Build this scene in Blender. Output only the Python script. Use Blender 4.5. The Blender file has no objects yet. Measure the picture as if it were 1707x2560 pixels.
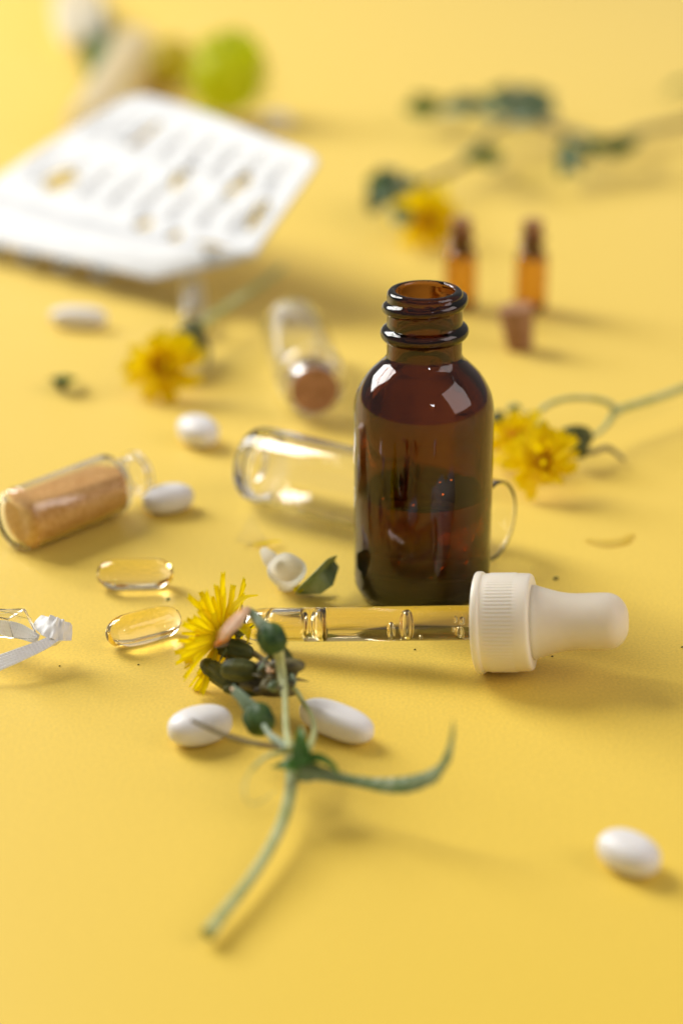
import bpy, bmesh, math, random
from mathutils import Vector, Matrix, Quaternion
random.seed(7)
R = math.radians
sc = bpy.context.scene
COL = sc.collection
V = Vector

# ------------------------------------------------------------------ camera
TH, RHO, LENS, SENS = R(22.9), -0.006, 70.3, 24.0
FPX = 1707 * LENS / SENS
CF = V((0, math.cos(TH), -math.sin(TH)))
_r0 = V((1, 0, 0)); _u0 = V((0, math.sin(TH), math.cos(TH)))
CR = _r0 * math.cos(RHO) + _u0 * math.sin(RHO)
CU = _u0 * math.cos(RHO) - _r0 * math.sin(RHO)
CPOS = V((-0.019452, -0.441973, 0.207802))
cam = bpy.data.cameras.new('camera'); cam.lens = LENS; cam.sensor_fit = 'HORIZONTAL'; cam.sensor_width = SENS
cam.clip_start = 0.01; cam.clip_end = 50
cam.dof.use_dof = True; cam.dof.focus_distance = 0.453; cam.dof.aperture_fstop = 5.7; cam.dof.aperture_blades = 0
camo = bpy.data.objects.new('camera', cam); COL.objects.link(camo)
camo.matrix_world = Matrix(((CR.x, CU.x, -CF.x, CPOS.x), (CR.y, CU.y, -CF.y, CPOS.y), (CR.z, CU.z, -CF.z, CPOS.z), (0, 0, 0, 1)))
sc.camera = camo

def P(x, y, z=0.0):
    """point of the photograph (pixels) at a height z in mm above the table -> metres"""
    d = CF + CR * ((x - 853.5) / FPX) - CU * ((y - 1280) / FPX)
    return CPOS + d * ((z / 1000 - CPOS.z) / d.z)

# ------------------------------------------------------------------ render, world, lamps
sc.render.engine = 'CYCLES'
cy = sc.cycles
cy.use_denoising = True
cy.max_bounces = 24; cy.transmission_bounces = 20; cy.glossy_bounces = 8; cy.diffuse_bounces = 5; cy.transparent_max_bounces = 16
cy.caustics_refractive = True; cy.caustics_reflective = True; cy.blur_glossy = 0.3; cy.sample_clamp_indirect = 30.0
sc.view_settings.view_transform = 'Standard'; sc.view_settings.look = 'None'
sc.view_settings.gamma = 1.0; sc.view_settings.exposure = 0.02
w = bpy.data.worlds.new('World'); sc.world = w; w.use_nodes = True
bg = w.node_tree.nodes['Background']; bg.inputs[0].default_value = (1.0, 0.93, 0.86, 1); bg.inputs[1].default_value = 0.25

def lamp(name, pos, target, sx, sy, power, color=(1, 1, 1)):
    l = bpy.data.lights.new(name, 'AREA'); l.shape = 'RECTANGLE'; l.size = sx; l.size_y = sy; l.energy = power; l.color = color
    o = bpy.data.objects.new(name, l); COL.objects.link(o)
    q = (V(target) - V(pos)).to_track_quat('-Z', 'Y')
    o.location = pos; o.rotation_euler = q.to_euler()
    return o, q
# the tall window, back left: six panes with glazing bars between them
WC = V((-1.35, 1.15, 1.30)); WT = V((0, 0, 0))
WQ = (WT - WC).to_track_quat('-Z', 'Y')
for i in range(2):
    for j in range(3):
        off = WQ @ V(((i - 0.5) * 0.56, (j - 1) * 0.48, 0))
        lamp('window_lamp', WC + off, WC + off + (WT - WC), 0.52, 0.445, 10.5, (1.0, 0.98, 0.94))
# a dim second window on the right, a small far one behind the camera
lamp('side_window_lamp', (1.5, -0.55, 1.15), (0, 0, 0.05), 1.3, 1.3, 15.0, (1.0, 0.88, 0.84))
for i in (-1, 1):
    lamp('far_window_lamp', (0.50 + 0.045 * i, -1.9, 1.55), (0, 0, 0.05), 0.08, 0.15, 0.9, (0.95, 0.98, 1))

# ------------------------------------------------------------------ materials
MATS = {}
def nmat(name):
    m = bpy.data.materials.new(name); m.use_nodes = True
    return m, m.node_tree.nodes, m.node_tree.links, m.node_tree.nodes['Principled BSDF']
def setp(b, **k):
    for kk, v in k.items():
        b.inputs[kk.replace('_', ' ')].default_value = v
def plain(name, c1, c2=None, rough=0.5, scale=400.0, bump=0.0, bscale=1500.0, sss=0.0, sssr=(1, .5, .25), ssc=0.002, spec=0.5, detail=4, stretch=None, trans=0.0, rampw=(0.35, 0.65)):
    m, n, l, b = nmat(name)
    tc = n.new('ShaderNodeTexCoord')
    src = tc.outputs['Object']
    if stretch:
        mp = n.new('ShaderNodeMapping'); mp.inputs['Scale'].default_value = stretch; l.new(src, mp.inputs[0]); src = mp.outputs[0]
    if c2:
        t = n.new('ShaderNodeTexNoise'); t.inputs['Scale'].default_value = scale; t.inputs['Detail'].default_value = detail
        l.new(src, t.inputs['Vector'])
        r = n.new('ShaderNodeValToRGB'); r.color_ramp.elements[0].position = rampw[0]; r.color_ramp.elements[1].position = rampw[1]
        r.color_ramp.elements[0].color = (*c1, 1); r.color_ramp.elements[1].color = (*c2, 1)
        l.new(t.outputs[0], r.inputs[0]); l.new(r.outputs[0], b.inputs['Base Color'])
    else:
        b.inputs['Base Color'].default_value = (*c1, 1)
    if bump:
        t2 = n.new('ShaderNodeTexNoise'); t2.inputs['Scale'].default_value = bscale; t2.inputs['Detail'].default_value = 3
        l.new(src, t2.inputs['Vector'])
        bp = n.new('ShaderNodeBump'); bp.inputs['Strength'].default_value = bump; bp.inputs['Distance'].default_value = 0.0005
        l.new(t2.outputs[0], bp.inputs['Height']); l.new(bp.outputs[0], b.inputs['Normal'])
    setp(b, Roughness=rough)
    b.inputs['Specular IOR Level'].default_value = spec
    if sss:
        b.inputs['Subsurface Weight'].default_value = sss; b.inputs['Subsurface Radius'].default_value = sssr; b.inputs['Subsurface Scale'].default_value = ssc
    if trans:   # thin leaf-like translucency
        out = n['Material Output']; tr = n.new('ShaderNodeBsdfTranslucent'); mx = n.new('ShaderNodeMixShader'); mx.inputs[0].default_value = trans
        if c2: l.new(r.outputs[0], tr.inputs[0])
        else: tr.inputs[0].default_value = (*c1, 1)
        l.new(b.outputs[0], mx.inputs[1]); l.new(tr.outputs[0], mx.inputs[2]); l.new(mx.outputs[0], out.inputs[0])
    MATS[name] = m
    return m
def glass(name, ior=1.5, rough=0.0, absorb=None, density=0.0, tint=(1, 1, 1), bump=0.0, bscale=120.0):
    m, n, l, b = nmat(name)
    n.remove(b)
    g = n.new('ShaderNodeBsdfGlass'); g.inputs['IOR'].default_value = ior; g.inputs['Roughness'].default_value = rough; g.inputs['Color'].default_value = (*tint, 1)
    out = n['Material Output']; l.new(g.outputs[0], out.inputs['Surface'])
    if absorb:
        v = n.new('ShaderNodeVolumeAbsorption'); v.inputs['Color'].default_value = (*absorb, 1); v.inputs['Density'].default_value = density
        l.new(v.outputs[0], out.inputs['Volume'])
    if bump:
        tc = n.new('ShaderNodeTexCoord'); t2 = n.new('ShaderNodeTexNoise'); t2.inputs['Scale'].default_value = bscale; t2.inputs['Detail'].default_value = 1.5
        mp = n.new('ShaderNodeMapping'); mp.inputs['Scale'].default_value = (1, 1, 0.35)
        l.new(tc.outputs['Object'], mp.inputs[0]); l.new(mp.outputs[0], t2.inputs['Vector'])
        bp = n.new('ShaderNodeBump'); bp.inputs['Strength'].default_value = bump; bp.inputs['Distance'].default_value = 0.001
        l.new(t2.outputs[0], bp.inputs['Height']); l.new(bp.outputs[0], g.inputs['Normal'])
    MATS[name] = m
    return m

M_paper = plain('yellow_paper', (0.715, 0.490, 0.018), (0.87, 0.60, 0.034), rough=0.52, scale=1500.0, detail=8, bump=0.12, bscale=2600, spec=0.42, rampw=(0.32, 0.68))
_pb = M_paper.node_tree.nodes['Principled BSDF']; _pb.inputs['Sheen Weight'].default_value = 0.24; _pb.inputs['Sheen Roughness'].default_value = 0.6
# amber: absorption per metre, (1-colour)*density
M_amber = glass('amber_glass', 1.52, 0.0, (0.57, 0.30, 0.0), 1330.0, bump=0.11, bscale=110)
M_vamber = glass('thin_amber_glass', 1.5, 0.0, (0.85, 0.64, 0.05), 1500.0)
M_liquid = glass('bottle_liquid', 1.34, 0.0, (0.85, 0.62, 0.4), 90.0)
M_clear = glass('clear_glass', 1.5, 0.0, (0.97, 0.98, 0.97), 60.0)
M_oil = glass('dropper_oil', 1.46, 0.0, (0.97, 0.85, 0.35), 190.0)
M_air = glass('air_bubble_surface', 1 / 1.46, 0.0)
M_flake = plain('glint_metal', (0.98, 0.80, 0.45), (0.98, 0.86, 0.55), rough=0.16, scale=2000); M_flake.node_tree.nodes['Principled BSDF'].inputs['Metallic'].default_value = 1.0  # mirror metal for the glints added inside the bottle
M_gel = glass('softgel_gelatin', 1.47, 0.0, (0.98, 0.86, 0.42), 80.0)
M_plastic = glass('clear_plastic', 1.46, 0.06)
M_pill = plain('pill_coating', (0.78, 0.76, 0.74), (0.80, 0.785, 0.77), rough=0.38, scale=900, bump=0.06, bscale=2500, sss=0.25, sssr=(1, .8, .6), ssc=0.0015)
M_cap = plain('cap_plastic', (0.85, 0.79, 0.67), rough=0.36, sss=0.35, sssr=(1, .8, .5), ssc=0.003, bump=0.03, bscale=3000)
M_bulb = plain('bulb_rubber', (0.78, 0.70, 0.56), (0.81, 0.74, 0.60), rough=0.50, scale=150, sss=0.45, sssr=(1, .8, .5), ssc=0.004, bump=0.05, bscale=3500)
M_stem = plain('stem_green', (0.36, 0.40, 0.14), (0.48, 0.51, 0.24), rough=0.5, scale=250, bump=0.25, bscale=900, sss=0.1, ssc=0.001)
M_stem2 = plain('old_stem', (0.15, 0.10, 0.045), (0.25, 0.24, 0.12), rough=0.55, scale=180, bump=0.3, bscale=900)
M_bud = plain('bud_green', (0.030, 0.042, 0.008), (0.115, 0.12, 0.03), rough=0.5, spec=0.25, scale=260, bump=0.4, bscale=700, stretch=None)
M_budg = plain('bud_dark_green', (0.02, 0.055, 0.014), (0.07, 0.13, 0.035), rough=0.5, spec=0.25, scale=260, bump=0.4, bscale=700)
M_budp = plain('bud_pale_green', (0.16, 0.24, 0.14), (0.27, 0.33, 0.23), rough=0.55, scale=300, bump=0.2)
M_buddk = plain('dry_calyx', (0.03, 0.022, 0.01), (0.16, 0.14, 0.05), rough=0.6, scale=420, bump=0.5, bscale=900)
M_leaf = plain('leaf_green', (0.04, 0.12, 0.012), (0.12, 0.25, 0.035), rough=0.45, spec=0.3, scale=160, bump=0.3, bscale=600, trans=0.25)
M_leafs = plain('leaf_silver', (0.18, 0.27, 0.09), (0.36, 0.43, 0.23), rough=0.45, scale=200, bump=0.3, bscale=600, trans=0.3)
M_leafb = plain('leaf_blue_green', (0.09, 0.18, 0.09), (0.30, 0.38, 0.26), rough=0.5, spec=0.3, scale=90, bump=0.2, trans=0.15)
M_petal = plain('yellow_petal', (0.97, 0.84, 0.006), (0.98, 0.90, 0.02), rough=0.5, scale=300, bump=0.2, bscale=900, trans=0.72, spec=0.3)
M_centre = plain('orange_stamens', (0.90, 0.50, 0.006), (0.95, 0.66, 0.01), rough=0.6, scale=700, bump=0.5, trans=0.2)
M_pale = plain('pale_petal', (0.84, 0.62, 0.06), (0.87, 0.68, 0.13), rough=0.5, scale=200, trans=0.4)
M_wilt = plain('wilted_petal', (0.86, 0.70, 0.54), (0.90, 0.62, 0.36), rough=0.55, scale=120, trans=0.4)
M_wilto = plain('orange_wilted_petal', (0.90, 0.40, 0.03), (0.92, 0.55, 0.12), rough=0.55, scale=200, trans=0.4)
M_white = plain('white_petal', (0.88, 0.86, 0.78), (0.92, 0.91, 0.87), rough=0.6, scale=200, trans=0.72, spec=0.2, bump=0.3, bscale=500)
M_lime = plain('lime_petal', (0.72, 0.76, 0.015), (0.84, 0.88, 0.05), rough=0.5, scale=150, trans=0.5)
M_limey = plain('olive_petal', (0.72, 0.64, 0.03), (0.80, 0.70, 0.08), rough=0.5, scale=150, trans=0.3)
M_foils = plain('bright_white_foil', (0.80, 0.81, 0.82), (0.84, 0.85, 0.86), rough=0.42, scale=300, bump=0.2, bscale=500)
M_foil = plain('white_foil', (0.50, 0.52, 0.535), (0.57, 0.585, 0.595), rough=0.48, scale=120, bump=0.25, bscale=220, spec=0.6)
M_cork = plain('cork', (0.26, 0.115, 0.045), (0.42, 0.21, 0.10), rough=0.75, scale=420, bump=0.5, bscale=900)
M_corkp = plain('pinkish_cork', (0.27, 0.125, 0.05), (0.38, 0.20, 0.10), rough=0.8, scale=420, bump=0.5, bscale=900)
M_corkshade = plain('shaded_cork', (0.035, 0.016, 0.010), (0.06, 0.03, 0.015), rough=0.6)  # cork colour darkened for the shade inside the amber neck
M_milky = plain('milky_plastic', (0.62, 0.62, 0.60), rough=0.3, trans=0.45)
M_frost = plain('frosted_glass', (0.92, 0.88, 0.74), rough=0.4, trans=0.7)
M_powder = plain('orange_powder', (0.72, 0.36, 0.10), (0.90, 0.56, 0.22), rough=0.9, scale=900, bump=0.9, bscale=2600, spec=0.1)
M_speck = plain('dark_fleck', (0.10, 0.08, 0.02), (0.14, 0.14, 0.03), rough=0.7)

# ------------------------------------------------------------------ objects and mesh helpers
WLOC = {}
def thing(name, label, cat, loc=(0, 0, 0), group=None):
    o = bpy.data.objects.new(name, None); COL.objects.link(o); o.empty_display_size = 0.005
    o.location = loc; WLOC[o.name] = V(loc)
    tag(o, label, cat, group)
    return o
def tag(o, label, cat, group=None):
    o['label'] = label; o['category'] = cat
    if group: o['group'] = group
    return o
def mesh_ob(name, verts, faces, mat, parent=None, smooth=True, flip=False, world=True):
    """verts in world metres; the parent's own place is taken off again"""
    me = bpy.data.meshes.new(name)
    base = WLOC.get(parent.name, V((0, 0, 0))) if (parent and world) else V((0, 0, 0))
    me.from_pydata([tuple(V(v) - base) for v in verts], [], faces)
    bm = bmesh.new(); bm.from_mesh(me); bmesh.ops.recalc_face_normals(bm, faces=bm.faces)
    if flip: bmesh.ops.reverse_faces(bm, faces=bm.faces)
    bm.to_mesh(me); bm.free()
    if smooth:
        me.polygons.foreach_set('use_smooth', [True] * len(me.polygons))
        me.set_sharp_from_angle(angle=R(38))
    me.materials.append(mat)
    o = bpy.data.objects.new(name, me); COL.objects.link(o)
    if parent: o.parent = parent; WLOC[o.name] = base
    return o
def link_copy(src, parent, mat_local, name=None):
    o = src.copy(); COL.objects.link(o); o.parent = parent; o.matrix_local = mat_local
    return o
def copy_thing(t, label, loc, rot=None, scale=None):
    c = t.copy(); COL.objects.link(c); c['label'] = label; c.location = loc
    if rot: c.rotation_euler = rot
    if scale: c.scale = scale
    for ch in list(t.children):
        k = ch.copy(); COL.objects.link(k); k.parent = c
        for g in list(ch.children):
            q = g.copy(); COL.objects.link(q); q.parent = k
    return c
def frame(axis, up=(0, 0, 1)):
    a = V(axis).normalized(); u = V(up)
    if abs(a.dot(u)) > 0.98: u = V((0, 1, 0))
    s = u.cross(a).normalized(); t = a.cross(s)
    return a, s, t
def lathe(profile, origin=(0, 0, 0), axis=(0, 0, 1), seg=48, closed=False, fn=None):
    """profile of (t along axis, r) in mm; fn(t, r, angle) may change r"""
    a, s, t = frame(axis); O = V(origin); vs = []; fs = []
    n = len(profile)
    for k in range(seg):
        ph = 2 * math.pi * k / seg; dirv = s * math.cos(ph) + t * math.sin(ph)
        for (h, r) in profile:
            rr = fn(h, r, ph) if fn else r
            vs.append(O + a * (h / 1000) + dirv * (rr / 1000))
    for k in range(seg):
        k2 = (k + 1) % seg
        for i in range(n if closed else n - 1):
            i2 = (i + 1) % n
            fs.append((k * n + i, k2 * n + i, k2 * n + i2, k * n + i2))
    return weld(vs, fs)
def weld(vs, fs):
    idx = {}; out = []; mp = []
    for v in vs:
        key = (round(v[0] * 1e7), round(v[1] * 1e7), round(v[2] * 1e7))
        if key not in idx: idx[key] = len(out); out.append(v)
        mp.append(idx[key])
    ff = []
    for f in fs:
        g = []
        for i in f:
            if mp[i] not in g: g.append(mp[i])
        if len(g) > 2: ff.append(tuple(g))
    return out, ff
def arc(c, r, a0, a1, n):
    return [(c[0] + r * math.sin(R(a0 + (a1 - a0) * i / n)), c[1] + r * math.cos(R(a0 + (a1 - a0) * i / n))) for i in range(n + 1)]
def spline(pts, n=8):
    """Catmull-Rom through points (Vectors)"""
    p = [V(q) for q in pts]; p = [p[0] * 2 - p[1]] + p + [p[-1] * 2 - p[-2]]; out = []
    for i in range(1, len(p) - 2):
        for k in range(n):
            t = k / n
            out.append(0.5 * ((2 * p[i]) + (p[i + 1] - p[i - 1]) * t + (2 * p[i - 1] - 5 * p[i] + 4 * p[i + 1] - p[i + 2]) * t * t + (3 * p[i] - p[i - 1] - 3 * p[i + 1] + p[i + 2]) * t ** 3))
    out.append(p[-2]); return out
def lerp_list(vals, t):
    x = t * (len(vals) - 1); i = min(int(x), len(vals) - 2); return vals[i] + (vals[i + 1] - vals[i]) * (x - i)
def tube(pts, radii, seg=10, n=8, ribs=0):
    """rounded closed tube; radii in mm spread along it"""
    c = spline(pts, n); vs = []; fs = []; N = len(c); prev = None
    for i, q in enumerate(c):
        d = (c[min(i + 1, N - 1)] - c[max(i - 1, 0)]).normalized()
        if prev is None: a, s, t = frame(d)
        else:
            s = (prev - d * prev.dot(d)).normalized(); t = d.cross(s)
        prev = s
        r = lerp_list(radii, i / (N - 1)) / 1000
        for k in range(seg):
            ph = 2 * math.pi * k / seg
            rr = r * (1 + (0.10 * math.cos(ribs * ph) if ribs else 0))
            vs.append(q + (s * math.cos(ph) + t * math.sin(ph)) * rr)
    for i in range(N - 1):
        for k in range(seg):
            k2 = (k + 1) % seg
            fs.append((i * seg + k, i * seg + k2, (i + 1) * seg + k2, (i + 1) * seg + k))
    vs.append(c[0]); vs.append(c[-1]); a, b = len(vs) - 2, len(vs) - 1
    for k in range(seg):
        k2 = (k + 1) % seg
        fs.append((a, k2, k)); fs.append((b, (N - 1) * seg + k, (N - 1) * seg + k2))
    return vs, fs
def blade(pts, widths, side=None, n=8, fold=0.15, thick=0.18, wav=0.0, across=6):
    """a leaf or strap: midline points, widths in mm, folded along its midrib, real thickness"""
    c = spline(pts, n); N = len(c); top = []; 
    prev = V(side).normalized() if side else None
    rows = []
    for i, q in enumerate(c):
        d = (c[min(i + 1, N - 1)] - c[max(i - 1, 0)]).normalized()
        if prev is None: s = d.cross(V((0, 0, 1))).normalized()
        else: s = (prev - d * prev.dot(d)).normalized()
        prev = s
        nrm = s.cross(d).normalized()
        w = max(lerp_list(widths, i / (N - 1)), 0.05) / 2000
        row = []
        for k in range(across + 1):
            x = -1 + 2 * k / across
            z = fold * abs(x) * w * 2 + wav * w * math.sin(i * 1.3 + (2 if x > 0 else 0)) * abs(x)
            row.append((q + s * (x * w) + nrm * z, nrm))
        rows.append(row)
    vs = []; fs = []; m = across + 1
    for sgn in (1, -1):
        for row in rows:
            for p, nn in row: vs.append(p + nn * (sgn * thick / 2000))
    T = N * m
    for i in range(N - 1):
        for k in range(across):
            a, b, c2, d2 = i * m + k, i * m + k + 1, (i + 1) * m + k + 1, (i + 1) * m + k
            fs.append((a, b, c2, d2)); fs.append((T + d2, T + c2, T + b, T + a))
        for k in (0, across):
            a, b = i * m + k, (i + 1) * m + k
            fs.append((a, b, T + b, T + a))
    for i in (0, N - 1):
        for k in range(across):
            a, b = i * m + k, i * m + k + 1
            fs.append((a, b, T + b, T + a))
    return vs, fs
def ellipsoid(c, ax, rl, rs, seg=20, rings=14, e=1.0, flat=1.0):
    """egg round axis ax, half length rl, half width rs (mm)"""
    prof = []
    for i in range(rings + 1):
        t = math.pi * i / rings
        x, y = -math.cos(t), math.sin(t)
        prof.append((rl * math.copysign(abs(x) ** e, x), rs * abs(y) ** e))
    return lathe(prof, c, ax, seg)
def superpill(a, b, c, e1=0.8, e2=1.0, nu=48, nv=34):
    vs = []; fs = []
    pw = lambda x, p: math.copysign(abs(x) ** p, x)
    for j in range(nv + 1):
        v = -math.pi / 2 + math.pi * j / nv
        for i in range(nu):
            u = 2 * math.pi * i / nu
            vs.append(V((a * pw(math.cos(v), e1) * pw(math.cos(u), e2), b * pw(math.cos(v), e1) * pw(math.sin(u), e2), (c - 0.45) * pw(math.sin(v), 1.0) + 0.45 * math.tanh(v * 7))) / 1000)
    for j in range(nv):
        for i in range(nu):
            i2 = (i + 1) % nu
            fs.append((j * nu + i, j * nu + i2, (j + 1) * nu + i2, (j + 1) * nu + i))
    return weld(vs, fs)

# ------------------------------------------------------------------ the setting: one sheet of yellow paper
def sheet():
    n = 24; vs = []; fs = []
    for j in range(n + 1):
        for i in range(n + 1):
            vs.append(V((-3.2 + 6.4 * i / n, -2.2 + 6.4 * j / n, 0)))
    for j in range(n):
        for i in range(n):
            a = j * (n + 1) + i; fs.append((a, a + 1, a + n + 2, a + n + 1))
    o = mesh_ob('tabletop', vs, fs, M_paper); o['kind'] = 'structure'
    o['label'] = 'smooth matt yellow paper covering the table'
sheet()

# ------------------------------------------------------------------ amber bottle
bt = thing('amber_bottle', 'large open amber glass bottle half full of liquid standing in the middle', 'bottle', (0, 0, 0))
DZ = 2.5
def bottle():
    outer = [(0.9, 0.0), (0.9, 6.0), (0.5, 9.0), (0.0, 11.0), (0.0, 12.0)]
    outer += [(4.2 - 4.2 * math.cos(R(a)), 12.3 + 4.2 * math.sin(R(a))) for a in range(12, 91, 13)]
    z = 6.0
    while z < 44.0: outer.append((z, 16.5)); z += 2.0
    # shoulder: quarter ellipse into the neck
    sh = spline([V((h - DZ, r, 0)) for h, r in ((47.2, 16.5), (49.4, 16.27), (51.4, 15.72), (53.7, 14.62), (56.1, 12.95), (58.3, 10.75), (59.5, 9.5), (60.6, 8.85))], 5)
    outer += [(q.x, q.y) for q in sh] + [(58.5, 8.78)]
    z = 58.8
    while z < 72.5: outer.append((z, 8.75)); z += 0.3
    lip = [(72.7 + 1.2 * math.sin(R(a)), 7.65 + 1.1 * math.cos(R(a))) for a in range(0, 91, 15)]
    lip += [(73.9, 7.3)] + [(73.3 + 0.6 * math.cos(R(a)), 7.3 - 0.6 * math.sin(R(a))) for a in range(20, 91, 14)]
    inner = [(z, 6.7) for z in (70, 66, 62, 59.8)]
    inner += [(q.x, q.y) for q in reversed(spline([V((h - DZ, r, 0)) for h, r in ((46.8, 14.55), (48.7, 14.35), (50.6, 13.8), (52.6, 12.8), (54.8, 11.2), (56.8, 9.2), (58.4, 7.6), (60.4, 6.75))], 5))]
    inner += [(z, 14.55) for z in (42, 39, 36, 33, 30, 27, 24, 21, 18, 15, 12, 9.5, 7.5)]
    inner += [(7.0 - 4.0 * math.sin(R(a)), 10.55 + 4.0 * math.cos(R(a))) for a in range(15, 91, 15)]
    inner += [(3.2, 6.0), (3.5, 0.0)]
    outer, lip, inner = [[(h + (DZ if h > 20 else 0), r) for h, r in q] for q in (outer, lip, inner)]
    def fn(h, r, ph):
        if 60.9 < h < 75.1 and r > 8:
            t0 = (ph / (2 * math.pi)) % 1.0
            # transfer bead below, nearly level, and one turn of screw thread above it
            bead = 1.5 * max(0.0, 1 - (abs(h - (66.3 + 0.3 * math.cos(ph))) / 1.75) ** 2.2) ** 0.7
            tt = (t0 - 0.33) % 1.0
            hz = 71.4 + 4.0 * tt
            fade = max(0.0, min(1.0, tt / 0.08, (0.86 - tt) / 0.12))
            thr = 1.15 * fade * max(0.0, 1 - (abs(h - hz) / 1.45) ** 2.2) ** 0.7
            return r + max(bead, thr)
        if 8 < h < 50 and 13 < r < 15:   # the blown inside is never quite round
            k = min(1, (h - 8) / 6, (50 - h) / 5)
            return r + k * (0.16 * math.sin(2 * ph + 0.7) + 0.10 * math.sin(5 * ph + h * 0.05) + 0.06 * math.sin(11 * ph + 1.3 + h * 0.03) - 0.12)
        if 5 < h < 46 and r > 16: return r + 0.05 * math.sin(3 * ph + h * 0.05)
        return r
    return lathe(outer + lip + inner, seg=112, fn=fn)
vs, fs = bottle(); mesh_ob('glass_body', vs, fs, M_amber, bt)
LZ = 26.9
def liquid():
    prof = [(3.45, 0.0), (3.15, 6.0)] + [(7.0 - 4.05 * math.sin(R(a)), 10.55 + 4.05 * math.cos(R(a))) for a in range(90, 14, -15)]
    prof += [(z, 14.6) for z in (8, 12, 16, 20, 23)] + [(LZ + 0.55, 14.6), (LZ + 0.2, 14.2), (LZ, 13.5), (LZ, 8), (LZ, 0)]
    return lathe(prof, seg=96)
vs, fs = liquid(); mesh_ob('liquid', vs, fs, M_liquid, bt)
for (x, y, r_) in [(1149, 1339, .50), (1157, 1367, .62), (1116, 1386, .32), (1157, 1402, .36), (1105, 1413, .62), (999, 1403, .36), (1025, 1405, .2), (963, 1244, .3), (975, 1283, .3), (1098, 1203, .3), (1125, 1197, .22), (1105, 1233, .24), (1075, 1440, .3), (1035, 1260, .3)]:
    # glint positions just inside the front wall
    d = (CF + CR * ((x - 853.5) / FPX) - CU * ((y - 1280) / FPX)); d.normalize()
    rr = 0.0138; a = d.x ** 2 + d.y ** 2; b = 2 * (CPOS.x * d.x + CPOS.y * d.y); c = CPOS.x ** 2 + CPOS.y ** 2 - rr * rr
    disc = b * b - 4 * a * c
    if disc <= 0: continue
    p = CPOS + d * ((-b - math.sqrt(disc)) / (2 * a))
    # small mirror flake added as a glint, angled to reflect the window at the camera
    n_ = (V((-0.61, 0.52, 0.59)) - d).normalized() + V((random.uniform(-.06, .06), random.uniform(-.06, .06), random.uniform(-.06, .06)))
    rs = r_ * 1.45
    vs, fs = lathe([(-0.06, 0), (-0.06, rs * .8), (0, rs), (0.06, rs * .8), (0.06, 0)], p, n_, 12); mesh_ob('glint_flake', vs, fs, M_flake, bt)

# ------------------------------------------------------------------ dropper lying in front of the bottle
pc = P(1192, 1557, 11.4); pb = P(1325, 1560, 11.4)
dax = (P(1325, 1560, 11.4) - P(660, 1567, 5.2)); dax.normalize()
dt = thing('dropper', 'white dropper with rubber bulb and bubble filled glass pipette lying before the amber bottle', 'dropper', V((pc.x, pc.y, 0)))
RIBS = 76
def cap():
    prof = [(1.5, 0.0), (1.5, 9.4), (0.2, 9.6), (0.0, 10.0), (0.0, 11.0)]
    prof += [(0.15, 11.45), (0.5, 11.62), (1.3, 11.62), (1.7, 11.45), (1.9, 11.15), (2.4, 11.12)]
    prof += [(3.0, 11.12), (3.4, 11.12), (8.9, 11.1), (9.3, 11.1), (10.2, 11.1)]
    prof += [(11.9, 11.0), (12.3, 10.86), (12.55, 10.6), (12.65, 10.2), (12.65, 7.0), (12.65, 0.0)]
    def fn(h, r, ph):
        if 3.2 < h < 9.1 and r > 10.8: return r + 0.15 * (math.cos(RIBS * ph)) * (1 if h > 3.35 and h < 9 else .3)
        return r
    return lathe([(h, r * 0.985) for h, r in prof], pc, dax, RIBS * 4, fn=fn)
vs, fs = cap(); mesh_ob('cap', vs, fs, M_cap, dt)
def bulb():
    O = pc
    prof = [(12.6, 0), (12.9, 7.6), (13.05, 8.1), (13.35, 8.3), (13.8, 8.28), (14.2, 8.05), (15, 7.8), (17, 7.2), (19, 6.65), (21, 6.35), (23, 6.25), (26, 6.3), (29.5, 6.35)]
    prof += [(30 + 5.2 * math.sin(R(a)), 1.1 + 5.22 * math.cos(R(a))) for a in range(5, 80, 8)]
    prof += [(35.2, 1.0), (35.25, 0)]
    return lathe([((h - 0.45) if h < 20 else 19.55 + (h - 20) * 0.92, r) for h, r in prof], O, dax, 64)
vs, fs = bulb(); mesh_ob('rubber_bulb', vs, fs, M_bulb, dt)
tip = P(612, 1567, 4.6)
tl = (pc - tip).length * 1000
TO = pc - dax * (tl / 1000)
TR = 3.95
def pipette():
    o = [(-0.0, 1.2), (-0.2, 1.8), (0, 2.4), (1.5, 3.2), (3.5, 3.75), (6, TR), (tl * .5, TR), (tl + 3, TR)]
    i = [(tl + 3, 3.15), (tl * .5, 3.15), (6, 3.15), (3.5, 2.95), (1.5, 2.3), (0.2, 1.4)]
    return lathe(o + i, TO, dax, 56, closed=True)
vs, fs = pipette(); mesh_ob('glass_pipette', vs, fs, M_clear, dt)
oil_prof = [(1.0, 0), (1.0, 1.4), (1.5, 2.34), (3.5, 2.99), (6, 3.19), (tl * .5, 3.19), (tl + 2, 3.19), (tl + 2.2, 0)]
vs, fs = lathe(oil_prof, TO, dax, 56); mesh_ob('oil', vs, fs, M_oil, dt)
def along(px, py):
    """nearest point of the pipette's axis plane for a pixel: along axis by x, lifted by y"""
    d = (CF + CR * ((px - 853.5) / FPX) - CU * ((py - 1280) / FPX)).normalized()
    n = CF - dax * CF.dot(dax)
    t = (TO - CPOS).dot(n) / d.dot(n)
    return CPOS + d * t
upv = (CU - dax * CU.dot(dax)).normalized()
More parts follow.
